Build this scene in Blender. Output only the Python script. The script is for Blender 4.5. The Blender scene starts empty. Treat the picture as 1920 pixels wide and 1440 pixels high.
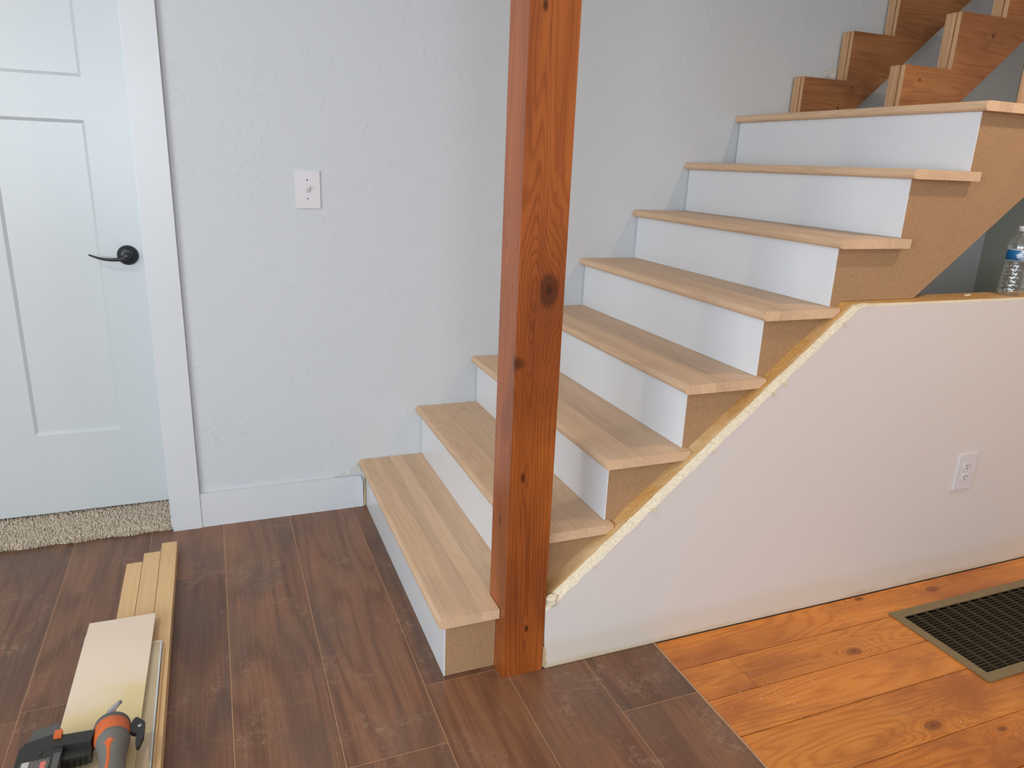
import bpy, bmesh, math, random
from mathutils import Vector, Matrix, noise
random.seed(7)
D = bpy.data
C = bpy.context.scene.collection
S = bpy.context.scene

# ------------------------------------------------------------------ camera
cam_d = D.cameras.new('camera'); cam = D.objects.new('camera', cam_d); C.objects.link(cam)
cam.location = (-0.4829, -2.62844, 1.30549)
cam.rotation_euler = (1.2772, -0.03949, -0.37827)
cam_d.sensor_width = 36.0; cam_d.lens = 1377.63 / 1920 * 36.0
cam_d.clip_start = 0.02
S.camera = cam
# ------------------------------------------------------------------ colour management
S.view_settings.view_transform = 'Standard'
S.view_settings.look = 'None'
S.view_settings.exposure = -0.13
S.view_settings.gamma = 1.0
S.view_settings.use_curve_mapping = False
# ------------------------------------------------------------------ world (overcast sky outside the windows)
w = D.worlds.new('sky'); S.world = w; w.use_nodes = True
w.node_tree.nodes['Background'].inputs[0].default_value = (0.80, 0.90, 1.0, 1)
w.node_tree.nodes['Background'].inputs[1].default_value = 1.0

def area(name, loc, rot, sx, sy, power, col):
    l = D.lights.new(name, 'AREA'); l.shape = 'RECTANGLE'; l.size = sx; l.size_y = sy
    l.energy = power; l.color = col
    o = D.objects.new(name, l); C.objects.link(o); o.location = loc; o.rotation_euler = rot
    return o
# daylight entering through the windows of the room (behind and left of the photographer)
DAY = (0.83, 0.92, 1.0)
area('daylight_left', (-3.12, -3.1, 1.50), (0, math.radians(-90), 0), 1.3, 2.2, 74, DAY)
area('daylight_rear', (-1.6, -5.1, 1.50), (math.radians(90), 0, 0), 2.4, 1.3, 84, DAY)
area('unseen_upper_light', (1.6, -1.0, 4.35), (0, 0, 0), 1.6, 1.0, 2, (1.0, .95, .88))  # unseen warm area light below the stairwell ceiling, no window there
LAMP1 = (1.75, -1.78, 2.47, 12)
LAMP2 = (-1.75, -1.60, 2.47, 15)
FILL_LAMP = (2.62, -3.50, 2.47, 14)  # added fill lamp, unseen, to brighten the wall under the stairs
LAMPC = (1.0, 0.83, 0.62)

# ------------------------------------------------------------------ measured layout
T = 0.22283; WD = 1.0643; TH = 0.0265; NZ = 0.0254; OV = 0.0277; BK = 0.015
ZS = [0, 0.19136, 0.38777, 0.57352, 0.76177, 0.95038, 1.1409, 1.33078, 1.52135]
HWY = -1.122; HWB = -1.012; FLAT = 0.964
PX0, PX1, PY0, PY1 = 0.142, 0.257, -1.122, -1.013
XR = 3.16; XL = -3.2; YR = -5.2; ZC = 2.5; ZU = 4.4
def plate(x): return min(FLAT, 0.215 + 0.842 * (x - 0.27))

# ------------------------------------------------------------------ node helpers
class N:
    def __init__(s, name):
        s.m = D.materials.new(name); s.m.use_nodes = True; s.t = s.m.node_tree
        s.b = s.t.nodes['Principled BSDF']; s.g = None
    def n(s, ty, **k):
        o = s.t.nodes.new(ty)
        for a, b in k.items(): setattr(o, a, b)
        return o
    def lk(s, v, sock):
        if isinstance(v, bpy.types.NodeSocket): s.t.links.new(v, sock)
        else: sock.default_value = v
    def math(s, op, a, b=0.0, c=None, clamp=False):
        o = s.n('ShaderNodeMath', operation=op); o.use_clamp = clamp
        s.lk(a, o.inputs[0]); s.lk(b, o.inputs[1])
        if c is not None: s.lk(c, o.inputs[2])
        return o.outputs[0]
    def vmath(s, op, a, b=(0, 0, 0)):
        o = s.n('ShaderNodeVectorMath', operation=op); s.lk(a, o.inputs[0]); s.lk(b, o.inputs[1])
        return o.outputs['Value'] if op in ('LENGTH', 'DOT_PRODUCT') else o.outputs[0]
    def pos(s):
        if not s.g: s.g = s.n('ShaderNodeNewGeometry')
        return s.g.outputs['Position']
    def rnd(s): return s.n('ShaderNodeObjectInfo').outputs['Random']
    def noise(s, vec, scale, detail=3, rough=.5, dist=0.0):
        o = s.n('ShaderNodeTexNoise'); s.lk(vec, o.inputs['Vector'])
        o.inputs['Scale'].default_value = scale; o.inputs['Detail'].default_value = detail
        o.inputs['Roughness'].default_value = rough; o.inputs['Distortion'].default_value = dist
        return o.outputs[0]
    def ramp(s, f, stops, interp='LINEAR'):
        o = s.n('ShaderNodeValToRGB'); s.lk(f, o.inputs[0]); r = o.color_ramp; r.interpolation = interp
        while len(r.elements) < len(stops): r.elements.new(0.5)
        for e, (p, c) in zip(r.elements, stops):
            e.position = p; e.color = (*c, 1) if len(c) == 3 else c
        return o.outputs[0]
    def mix(s, f, a, b, mode='MIX'):
        o = s.n('ShaderNodeMix', data_type='RGBA', blend_type=mode)
        s.lk(f, o.inputs[0])
        for v, i in ((a, 6), (b, 7)):
            s.lk((*v, 1) if isinstance(v, tuple) and len(v) == 3 else v, o.inputs[i])
        return o.outputs[2]
    def smooth(s, v, a, b):
        o = s.n('ShaderNodeMapRange', interpolation_type='SMOOTHSTEP'); s.lk(v, o.inputs[0])
        o.inputs[1].default_value = a; o.inputs[2].default_value = b
        return o.outputs[0]
    def bump(s, h, strength=.3, dist=.002):
        o = s.n('ShaderNodeBump'); o.inputs['Strength'].default_value = strength
        o.inputs['Distance'].default_value = dist; s.lk(h, o.inputs['Height'])
        s.t.links.new(o.outputs[0], s.b.inputs['Normal'])
    def set(s, col=None, rough=None, metal=None, spec=None):
        if col is not None: s.lk((*col, 1) if isinstance(col, tuple) and len(col) == 3 else col, s.b.inputs['Base Color'])
        if rough is not None: s.lk(rough, s.b.inputs['Roughness'])
        if metal is not None: s.b.inputs['Metallic'].default_value = metal
        if spec is not None: s.b.inputs['Specular IOR Level'].default_value = spec
        return s.m

def L(r, g, b):   # sRGB 0-255 -> linear
    f = lambda c: (c/255/12.92) if c/255 <= .04045 else ((c/255+.055)/1.055)**2.4
    return (f(r), f(g), f(b))

def plain(name, col, rough=.5, metal=0, spec=.5, var=.06, sc=30, bump=0):
    s = N(name); n = s.noise(s.pos(), sc, 3)
    a = tuple(c * (1 - var) for c in col); b = tuple(min(1, c * (1 + var)) for c in col)
    s.set(s.ramp(n, [(.3, a), (.7, b)]), rough, metal, spec)
    if bump: s.bump(n, bump, .001)
    return s.m

def wood(name, dark, mid, light, axis, along=1.2, across=9, ringk=26, rough=.45, knots=(), knotcol=(.02, .008, .005),
         tint=.12, fiber=.35, ringamt=.6, bump=.12, blotch=None, spec=.5, dust=None, offset=True, fsc=170, rpow=2.2):
    """contour-line growth rings around stretched noise, with real knots as sources of the rings"""
    s = N(name); p = s.pos(); r = s.rnd()
    if offset:
        off = s.n('ShaderNodeCombineXYZ')
        s.lk(s.math('MULTIPLY', r, 31.7), off.inputs[0]); s.lk(s.math('MULTIPLY', r, 17.3), off.inputs[1]); s.lk(s.math('MULTIPLY', r, 23.9), off.inputs[2])
        q = s.vmath('ADD', p, off.outputs[0])
    else: q = p
    sc = [across] * 3; sc[axis] = along
    m = s.vmath('MULTIPLY', q, tuple(sc))
    F = s.noise(m, 1.0, 2, .45, .15)
    core = None; krs = None
    for (c, rad, amp, scl) in knots:
        d = s.vmath('LENGTH', s.vmath('MULTIPLY', s.vmath('SUBTRACT', p, c), scl))
        wob = s.noise(p, 28, 2)
        d = s.math('MULTIPLY', d, s.math('ADD', s.math('MULTIPLY', wob, .5), .75))
        e = s.math('POWER', 2.71828, s.math('MULTIPLY', s.math('POWER', s.math('DIVIDE', d, rad * 3.0), 1.3), -1.0))
        F = s.math('ADD', F, s.math('MULTIPLY', e, amp))
        k = s.math('SUBTRACT', 1.0, s.smooth(d, rad * .55, rad * 1.25))
        kr = s.math('MULTIPLY', k, s.math('ADD', s.math('MULTIPLY', s.math('SINE', s.math('MULTIPLY_ADD', d, 6.2 / rad, -1.57)), .5), .5))
        core = k if core is None else s.math('MAXIMUM', core, k)
        krs = kr if krs is None else s.math('MAXIMUM', krs, kr)
    ring = s.math('ADD', s.math('MULTIPLY', s.math('SINE', s.math('MULTIPLY', F, ringk * 6.2832 / 4)), .5), .5)
    ring = s.math('POWER', ring, rpow)
    sf = [fsc] * 3; sf[axis] = 5
    fib = s.noise(s.vmath('MULTIPLY', q, tuple(sf)), 1.0, 3, .6)
    v = s.math('ADD', s.math('MULTIPLY', ring, ringamt), s.math('MULTIPLY', fib, fiber))
    v = s.math('ADD', v, s.math('MULTIPLY', F, 1 - ringamt - fiber))
    col = s.ramp(v, [(.18, light), (.5, mid), (.85, dark)])
    if blotch:
        bn = s.noise(s.vmath('MULTIPLY', q, tuple(3.2 if i != axis else 1.3 for i in range(3))), 1.6, 4, .6, .4)
        col = s.mix(s.math('MULTIPLY', s.smooth(bn, .42, .68), blotch[1]), col, blotch[0])
    tv = s.math('ADD', s.math('MULTIPLY', r, 2 * tint), 1 - tint)
    tc = s.n('ShaderNodeCombineXYZ')
    for i in range(3): s.lk(tv, tc.inputs[i])
    col = s.vmath('MULTIPLY', col, tc.outputs[0])
    if core is not None:
        kc = s.mix(s.math('MULTIPLY', krs, .6 if len(knots) < 6 else .35), knotcol, tuple(a * .55 + b * .45 for a, b in zip(dark, mid)))
        col = s.mix(s.math('MULTIPLY', core, .92), col, kc)
    rr = s.math('ADD', s.math('MULTIPLY', fib, .2), rough - .1)
    if dust:
        dn = s.noise(p, 7.0, 6, .68, .6); dn2 = s.noise(p, 60, 4, .7, 1.0)
        dm = s.math('MULTIPLY', s.smooth(dn, dust[2], dust[2] + .22), s.smooth(dn2, .42, .72))
        dm = s.math('MULTIPLY', dm, dust[1])
        col = s.mix(dm, col, dust[0]); rr = s.math('ADD', rr, s.math('MULTIPLY', dm, .4))
    s.set(col, rr, None, spec)
    if bump: s.bump(s.math('ADD', s.math('MULTIPLY', fib, .7), s.math('MULTIPLY', ring, .3)), bump, .0008)
    return s.m

# ------------------------------------------------------------------ materials
def wall_mat(name, col, strength=.42, stain=None):
    s = N(name); p = s.pos()
    a = s.noise(p, 26, 3, .55, .6); b = s.noise(p, 7, 2, .5)
    flat = s.math('MULTIPLY', s.smooth(a, .50, .66), s.smooth(b, .40, .62))
    fine = s.noise(p, 160, 2)
    s.bump(s.math('ADD', flat, s.math('MULTIPLY', fine, .12)), strength, .0022)
    c = s.ramp(s.noise(p, 2.2, 2), [(.3, tuple(x * .985 for x in col)), (.7, col)])
    if stain:
        z = s.n('ShaderNodeSeparateXYZ'); s.lk(p, z.inputs[0])
        zz = s.math('ADD', z.outputs[2], s.math('MULTIPLY', s.math('SUBTRACT', s.noise(s.vmath('MULTIPLY', p, (.35, 1, 1)), 12, 4, .6), .5), .06))
        msk = s.math('SUBTRACT', 1.0, s.smooth(zz, .06, .115))
        c = s.mix(s.math('MULTIPLY', msk, .55), c, stain)
        line = s.math('SUBTRACT', 1.0, s.smooth(zz, .000, .022))
        c = s.mix(s.math('MULTIPLY', line, .6), c, L(196, 176, 138))
    s.set(c, .62, None, .35)
    return s.m
M_wall = wall_mat('wall_paint', L(201, 205, 209))
M_half = wall_mat('half_wall_paint', L(219, 212, 208), .14, L(212, 200, 180))
M_dark = wall_mat('under_stair_paint', L(176, 180, 166), .2)
M_ceil = wall_mat('ceiling_paint', L(232, 232, 230), .2)
M_trim = plain('white_trim', L(208, 212, 216), .32, var=.012, sc=5)
M_door = plain('white_door', L(203, 209, 211), .30, var=.012, sc=4)
M_riser = plain('riser_white', L(226, 229, 233), .24, var=.015, sc=6)
M_caulk = plain('plaster_edge', L(221, 208, 182), .85, var=.13, sc=140, bump=.5)
M_torn = plain('torn_plaster', L(205, 202, 196), .85, var=.14, sc=60, bump=.6)
M_paper = plain('drywall_paper', L(190, 168, 132), .8, var=.10, sc=70)
M_mdf = N('mdf'); _p = M_mdf.pos()
_c = M_mdf.ramp(M_mdf.noise(_p, 220, 3, .7), [(.3, L(150, 118, 85)), (.7, L(184, 148, 111))])
_c = M_mdf.mix(M_mdf.math('MULTIPLY', M_mdf.smooth(M_mdf.noise(_p, 9, 3), .45, .7), .35), _c, L(180, 138, 104))
M_mdf.set(_c, .7, None, .25); M_mdf = M_mdf.m
M_oak = wood('raw_oak', L(186, 150, 116), L(214, 180, 146), L(224, 194, 162), 1, along=.7, across=10, ringk=90, rough=.5,
             tint=.075, fiber=.50, ringamt=.13, bump=.06, spec=.35, fsc=240)
M_laminate = wood('laminate', L(66, 42, 31), L(117, 79, 57), L(152, 107, 77), 1, along=.6, across=4.5, ringk=40, rough=.36, tint=.13,
                  fiber=.46, ringamt=.15, bump=.04, blotch=(L(96, 78, 66), .6), dust=(L(180, 150, 126), .6, .48), fsc=200)
K = lambda x, y, r, a=.16: ((x, y, 0), r, a, (.50, 1, 1))
M_pine = wood('pine_floor', L(140, 74, 22), L(200, 120, 44), L(222, 148, 64), 0, along=.6, across=5.5, ringk=150, rough=.34, tint=.09,
              fiber=.42, ringamt=.17, bump=.10, blotch=(L(150, 80, 36), .75),
              knots=[K(1.142, -1.340, .014), K(1.103, -1.632, .015), K(1.658, -1.172, .014), K(1.260, -1.70, .007), K(1.371, -1.137, .010, .1)],
              knotcol=L(84, 40, 26), dust=(L(196, 158, 112), .6, .54))
KP = lambda x, z, r, a, sx=1.0: ((x, -1.122, z), r, a, (sx, .25, .55))
M_post = wood('stained_post', L(100, 46, 16), L(158, 82, 33), L(184, 106, 47), 2, along=.35, across=8, ringk=100, rough=.33, tint=.0,
              fiber=.46, ringamt=.16, bump=.10, blotch=(L(104, 50, 26), .5), offset=False,
              knots=[KP(.176, 1.612, .0062, .05, 1), KP(.218, 1.030, .0215, .30, .9), KP(.176, .572, .0080, .06, 1.15), KP(.206, .140, .0060, .05, 1.1),
                     ((.142, -1.070, .438), .0080, .05, (.25, 1.5, .6)), ((.142, -1.118, .86), .008, .05, (.25, 1.2, .4))], knotcol=L(42, 19, 13))
M_string = wood('fir_stringer', L(106, 64, 38), L(154, 102, 63), L(178, 124, 80), 0, along=.5, across=7, ringk=90, rough=.65, tint=.14,
                fiber=.44, ringamt=.14, bump=.15, blotch=(L(100, 60, 40), .45), spec=.25,
                knots=[((2.00, -.07, 1.575), .008, .06, (1, .2, 1)), ((2.06, -.07, 1.66), .007, .05, (1, .2, 1)), ((1.88, -.56, 1.64), .006, .05, (1, .2, 1)), ((2.20, -.56, 1.81), .007, .05, (1, .2, 1))],
                knotcol=L(60, 34, 25))
M_stend = wood('stringer_end_grain', L(180, 136, 98), L(206, 164, 124), L(220, 184, 146), 2, along=3, across=40, ringk=10, rough=.7, fiber=.5, ringamt=.2, tint=.05, bump=.3, spec=.2)
M_plate = wood('amber_plate', L(160, 112, 58), L(194, 148, 88), L(212, 172, 116), 0, along=.5, across=10, ringk=60, rough=.65, tint=.04, fiber=.5, ringamt=.1, bump=.25, spec=.25,
               blotch=(L(222, 200, 160), .75))
M_strip = wood('pine_strip', L(200, 160, 112), L(222, 184, 134), L(232, 198, 150), 1, along=.4, across=9, ringk=70, rough=.5, tint=.04, fiber=.5, ringamt=.1, bump=.06, spec=.35)
M_board = N('primed_board'); _p = M_board.pos()
_n = M_board.noise(M_board.vmath('MULTIPLY', _p, (1, 1, 0)), 9, 4, .6, .5)
_y = M_board.n('ShaderNodeSeparateXYZ'); M_board.lk(_p, _y.inputs[0])
_m = M_board.smooth(M_board.math('ADD', M_board.math('MULTIPLY', _n, .5), M_board.math('ADD', M_board.math('MULTIPLY', _y.outputs[1], -2.2), M_board.math('MULTIPLY', _y.outputs[0], .9))), 1.50, 1.74)
M_board.set(M_board.mix(_m, L(232, 214, 192), L(226, 208, 160)), .5, None, .35); M_board = M_board.m
M_cream = plain('cream_board', L(206, 190, 158), .5, var=.05, sc=12)
M_underlay = plain('plank_joint', L(186, 146, 110), .7, var=.08)
M_sub = plain('subfloor', L(52, 34, 22), .9)
M_black = plain('black_metal', L(30, 32, 36), .38, spec=.5, var=.1, sc=40)
M_blackp = plain('black_plastic', L(40, 39, 37), .45, var=.12, sc=80)
M_greyp = plain('grey_rubber', L(108, 105, 100), .6, var=.06, sc=60, bump=.2)
M_dgrey = plain('dark_grey_plastic', L(84, 84, 82), .5, var=.06, sc=60)
M_orange = plain('orange_plastic', L(204, 98, 44), .42, var=.05, sc=50)
M_silver = plain('bright_metal', L(200, 200, 205), .3, .9, var=.05)
M_bronze = plain('grille_bronze', L(134, 116, 82), .5, .25, var=.08, sc=40)
M_louver = plain('grille_louver', L(84, 72, 52), .5, .3, var=.08, sc=40)
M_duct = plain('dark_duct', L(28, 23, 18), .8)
M_plastic = plain('white_plastic', L(216, 214, 218), .28, var=.01)
M_slot = plain('dark_slot', L(60, 48, 42), .7)
M_carpet = N('carpet_pile')
M_carpet.set(M_carpet.ramp(M_carpet.noise(M_carpet.pos(), 240, 2), [(.3, L(196, 182, 162)), (.7, L(236, 224, 206))]), .95, None, .1); M_carpet = M_carpet.m
def glass(name, col, rough=.03, ior=1.33):
    s = N(name); s.set(col, rough); s.b.inputs['Transmission Weight'].default_value = 1.0; s.b.inputs['IOR'].default_value = ior
    return s.m
_s = N('clear_plastic'); _t = _s.n('ShaderNodeBsdfTransparent'); _t.inputs[0].default_value = (.95, .97, .97, 1)
_g = _s.n('ShaderNodeBsdfGlossy'); _g.inputs['Roughness'].default_value = .06; _g.inputs[0].default_value = (1, 1, 1, 1)
_f = _s.n('ShaderNodeLayerWeight'); _f.inputs[0].default_value = .5; _mx = _s.n('ShaderNodeMixShader')
_s.t.links.new(_s.math('ADD', _s.math('MULTIPLY', _s.math('POWER', _f.outputs['Facing'], 2.4), .85), .11, clamp=True), _mx.inputs[0]); _s.t.links.new(_t.outputs[0], _mx.inputs[1]); _s.t.links.new(_g.outputs[0], _mx.inputs[2])
_s.t.links.new(_mx.outputs[0], _s.t.nodes['Material Output'].inputs[0]); M_bottle = _s.m
M_pane = glass('window_glass', (.95, .98, 1.0), .0, 1.05)
def emit(name, col, st):
    s = N(name); s.set(col, .5); s.b.inputs['Emission Color'].default_value = (*col, 1); s.b.inputs['Emission Strength'].default_value = st
    return s.m
M_lens = emit('lamp_lens', LAMPC, 3.0)

# ------------------------------------------------------------------ object helpers
def link(name, me, mat=None, parent=None):
    o = D.objects.new(name, me); C.objects.link(o)
    if mat is not None and me is not None:
        for mm in (mat if isinstance(mat, (list, tuple)) else [mat]): me.materials.append(mm)
    if parent is not None:
        o.parent = parent; o.matrix_parent_inverse = parent.matrix_world.inverted()
    return o
def tag(o, label=None, cat=None, group=None, kind=None):
    if label: o['label'] = label
    if cat: o['category'] = cat
    if group: o['group'] = group
    if kind: o['kind'] = kind
    return o
def empty(name, loc, label=None, cat=None, group=None, kind=None):
    o = D.objects.new(name, None); C.objects.link(o); o.location = loc; o.empty_display_size = .05
    o.matrix_world = Matrix.Translation(loc)
    return tag(o, label, cat, group, kind)
class B:
    """collects shapes in world coordinates; build() makes ONE mesh object"""
    def __init__(s): s.bm = bmesh.new()
    def poly(s, pts, axis, a, b, mi=0):
        """extrude a 2d polygon along an axis (pts are the two remaining coords in x,y,z order)"""
        def P(p, h):
            return {0: (h, p[0], p[1]), 1: (p[0], h, p[1]), 2: (p[0], p[1], h)}[axis]
        va = [s.bm.verts.new(P(p, a)) for p in pts]; vb = [s.bm.verts.new(P(p, b)) for p in pts]
        n = len(pts); fs = [s.bm.faces.new(va), s.bm.faces.new(vb[::-1])]
        for i in range(n):
            j = (i + 1) % n; fs.append(s.bm.faces.new((va[i], vb[i], vb[j], va[j])))
        for f in fs: f.material_index = mi
        return s
    def box(s, x0, x1, y0, y1, z0, z1, mi=0): return s.poly([(x0, z0), (x1, z0), (x1, z1), (x0, z1)], 1, y0, y1, mi)
    def lathe(s, prof, c, axis=2, n=28, mi=0):
        rings = []
        for r, h in prof:
            ring = []
            for i in range(n):
                a = 2 * math.pi * i / n; u, v = r * math.cos(a), r * math.sin(a)
                p = {0: (h, u, v), 1: (u, h, v), 2: (u, v, h)}[axis]
                ring.append(s.bm.verts.new((c[0] + p[0], c[1] + p[1], c[2] + p[2])))
            rings.append(ring)
        for a, b in zip(rings, rings[1:]):
            for i in range(n):
                f = s.bm.faces.new((a[i], a[(i + 1) % n], b[(i + 1) % n], b[i])); f.material_index = mi; f.smooth = True
        for ring, fl in ((rings[0], True), (rings[-1], False)):
            if prof[0 if fl else -1][0] > 1e-6:
                f = s.bm.faces.new(ring[::-1] if fl else ring); f.material_index = mi
        return s
    def tube(s, pts, rad, n=12, mi=0, flat=1.0):
        pts = [Vector(p) for p in pts]; rings = []
        for i, p in enumerate(pts):
            d = (pts[min(i + 1, len(pts) - 1)] - pts[max(i - 1, 0)]).normalized()
            up = Vector((0, 0, 1)) if abs(d.z) < .9 else Vector((0, 1, 0))
            u = d.cross(up).normalized(); v = u.cross(d).normalized()
            r = rad[i] if isinstance(rad, (list, tuple)) else rad
            rings.append([s.bm.verts.new(p + u * r * math.cos(2 * math.pi * k / n) + v * r * flat * math.sin(2 * math.pi * k / n)) for k in range(n)])
        for a, b in zip(rings, rings[1:]):
            for i in range(n):
                f = s.bm.faces.new((a[i], a[(i + 1) % n], b[(i + 1) % n], b[i])); f.smooth = True; f.material_index = mi
        s.bm.faces.new(rings[0][::-1]).material_index = mi; s.bm.faces.new(rings[-1]).material_index = mi
        return s
    def bevel(s, w, seg=2, maxang=30):
        es = [e for e in s.bm.edges if len(e.link_faces) == 2 and e.calc_face_angle(0) > math.radians(maxang)]
        bmesh.ops.bevel(s.bm, geom=es, offset=w, segments=seg, affect='EDGES', clamp_overlap=True)
        return s
    def xform(s, m): bmesh.ops.transform(s.bm, matrix=m, verts=s.bm.verts); return s
    def build(s, name, mat, parent=None, smooth=False):
        bmesh.ops.recalc_face_normals(s.bm, faces=s.bm.faces)
        me = D.meshes.new(name)
        if parent is not None:
            o = parent; base = Vector((0, 0, 0))
            while o is not None: base += Vector(o.location); o = o.parent
            bmesh.ops.translate(s.bm, vec=-base, verts=s.bm.verts)
        s.bm.to_mesh(me); s.bm.free()
        if smooth:
            for p in me.polygons: p.use_smooth = True
        o = D.objects.new(name, me); C.objects.link(o)
        for mm in (mat if isinstance(mat, (list, tuple)) else [mat]): me.materials.append(mm)
        if parent is not None: o.parent = parent
        return o
def box(name, x0, x1, y0, y1, z0, z1, mat, parent=None, bev=0, seg=2):
    b = B().box(x0, x1, y0, y1, z0, z1)
    if bev: b.bevel(bev, seg)
    return b.build(name, mat, parent)
def clip(poly, f):
    """keep the part of a polygon where f(p) >= 0"""
    out = []
    for i, p in enumerate(poly):
        q = poly[(i + 1) % len(poly)]; a, b = f(p), f(q)
        if a >= 0: out.append(p)
        if (a >= 0) != (b >= 0):
            k = a / (a - b); out.append((p[0] + (q[0] - p[0]) * k, p[1] + (q[1] - p[1]) * k))
    return out

# ================================================================== ROOM SHELL
DX0, DX1, DZ = -1.615, -0.686, 2.06      # door opening
wb = B()
wb.poly([(XL, 0), (DX0, 0), (DX0, DZ), (DX1, DZ), (DX1, 0), (XR, 0), (XR, ZU), (XL, ZU)], 1, 0, .20)
tag(wb.build('wall_back', M_wall), 'pale grey textured wall behind the staircase and around the door', kind='structure')
# left wall with a window opening
WLY = (-4.2, -2.0); WLZ = (.85, 2.15)
b = B()
b.box(XL - .15, XL, YR, WLY[0], 0, ZC).box(XL - .15, XL, WLY[1], 0, 0, ZC).box(XL - .15, XL, WLY[0], WLY[1], 0, WLZ[0]).box(XL - .15, XL, WLY[0], WLY[1], WLZ[1], ZC)
tag(b.build('wall_left', M_wall), kind='structure')
WRX = (-2.8, -.4)
b = B()
b.box(XL, WRX[0], YR - .15, YR, 0, ZC).box(WRX[1], XR, YR - .15, YR, 0, ZC).box(WRX[0], WRX[1], YR - .15, YR, 0, WLZ[0]).box(WRX[0], WRX[1], YR - .15, YR, WLZ[1], ZC)
tag(b.build('wall_rear', M_wall), kind='structure')
tag(B().box(XR, XR + .15, HWB, 0, 0, ZU).build('wall_right', M_dark), 'grey green painted wall under the stairs', kind='structure')
tag(B().box(XR, XR + .15, YR, HWB, 0, ZU).build('wall_right_front', M_wall), kind='structure')
# ceiling with the stairwell opening
b = B()
b.box(XL, XR, YR, -1.125, ZC, ZC + .2).box(XL, .30, -1.125, 0, ZC, ZC + .2)
tag(b.build('ceiling', M_ceil), kind='structure')
b = B(); b.box(.30, XR, -1.325, -1.125, ZC + .2, ZU).box(.10, .30, -1.125, 0, ZC + .2, ZU)
tag(b.build('wall_upper', M_wall), kind='structure')
tag(B().box(.10, XR, -1.325, 0, ZU, ZU + .1).build('ceiling_upper', M_ceil), kind='structure')
# windows (frames, glass)
def window(name, horizontal, plane, a0, a1, z0, z1):
    f = B(); t = .05
    def bx(bb, u0, u1, v0, v1, d0, d1):
        if horizontal: bb.box(u0, u1, plane + d0, plane + d1, v0, v1)
        else: bb.box(plane + d0, plane + d1, u0, u1, v0, v1)
    for (u0, u1, v0, v1) in ((a0, a0 + t, z0, z1), (a1 - t, a1, z0, z1), (a0 + t, a1 - t, z0, z0 + t), (a0 + t, a1 - t, z1 - t, z1), ((a0 + a1) / 2 - .025, (a0 + a1) / 2 + .025, z0 + t, z1 - t)):
        bx(f, u0, u1, v0, v1, -.12, -.07)
    o = tag(f.build(name, M_trim), kind='structure')
    for (u0, u1) in ((a0 + t, (a0 + a1) / 2 - .025), ((a0 + a1) / 2 + .025, a1 - t)):
        g = B(); bx(g, u0, u1, z0 + t, z1 - t, -.10, -.095); g.build('pane', M_pane, o)
window('window_1', False, XL, WLY[0], WLY[1], *WLZ)
window('window_2', True, YR, WRX[0], WRX[1], *WLZ)

# ================================================================== FLOOR
fl = tag(B().box(XL - .1, XR + .1, YR - .1, .02, -.16, -.13).build('floor', M_sub), kind='structure')
jx = [-3.24, -3.016, -2.79, -2.566, -2.342, -2.118, -1.893, -1.669, -1.445, -1.218, -.992, -.756, -.521, -.290, -.056, .162, .385, .608]
ends = {-.992: [-.863, -2.2], -.756: [-.357, -1.75], -.521: [-2.05], -.290: [-1.288, -2.5], -.056: [-1.082, -2.3], .162: [-1.95], .385: [-1.335, -2.6]}
box('plank_underlay', XL, .608, YR, 0, -.13, -.0006, M_underlay, fl)
for a, c in zip(jx, jx[1:]):
    cut = ends.get(a) or [-random.uniform(.3, 1.3), -random.uniform(1.6, 2.6)]
    ys = [0.0] + sorted(cut, reverse=True)
    while ys[-1] - 1.25 > YR: ys.append(ys[-1] - 1.25)
    ys.append(YR)
    for y1, y0 in zip(ys, ys[1:]):
        x0 = max(a, XL) + .0011; x1 = c - .0011
        z = random.uniform(-.0001, .0002)
        B().box(x0, x1, y0 + .0011, y1 - .0011, -.0006, z).build('laminate_plank', M_laminate, fl)
# strip of edge trim where the two floors meet
box('edge_strip', .608, .6125, YR, HWY, -.13, .0006, M_underlay, fl)
# pine boards, cut round the floor grille
GX0, GX1, GY0, GY1 = 1.393, 2.075, -1.568, -1.233
OX0, OX1, OY0, OY1 = 1.408, 2.06, -1.553, -1.248
py = [-1.124, -1.246, -1.373, -1.503, -1.669, -1.80, -1.93, -2.08, -2.21, -2.36, -2.5, -2.64, -2.80, -2.95, -3.1, -3.26, -3.4, -3.56, -3.7, -3.86, -4.0, -4.16, -4.3, -4.46, -4.6, -4.76, -4.9, -5.06, YR]
butts = {0: [1.223], 1: [.775], 2: [2.5], 3: [2.35], 4: [1.9]}
PXS = .6125
for r, (y1, y0) in enumerate(zip(py, py[1:])):
    g = .0012
    xs = [PXS + .001] + butts.get(r, [random.uniform(1.0, 2.6)]) + [XR]
    for x0, x1 in zip(xs, xs[1:]):
        rects = [(x0 + .0006, x1 - .0006, y0 + g, y1 - g)]
        out = []
        for (a, c, d, e) in rects:
            if e > OY0 and d < OY1 and c > OX0 and a < OX1:     # meets the duct opening
                if a < OX0: out.append([(a, d), (OX0, d), (OX0, e), (a, e)])
                if c > OX1: out.append([(OX1, d), (c, d), (c, e), (OX1, e)])
                if d < OY0: out[0] = [(a, d), (c, d), (c, e), (OX1, e), (OX1, OY0), (OX0, OY0), (OX0, e), (a, e)]; out = out[:1]
                if r == 0: out = [[(a, d), (c, d), (c, e), (a, e)]]
            else: out.append([(a, d), (c, d), (c, e), (a, e)])
        for p in out:
            bb = B().poly(p, 2, -.02, random.uniform(-.0008, .0004)).bevel(.0008, 1)
            bb.build('pine_board', M_pine, fl)
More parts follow.
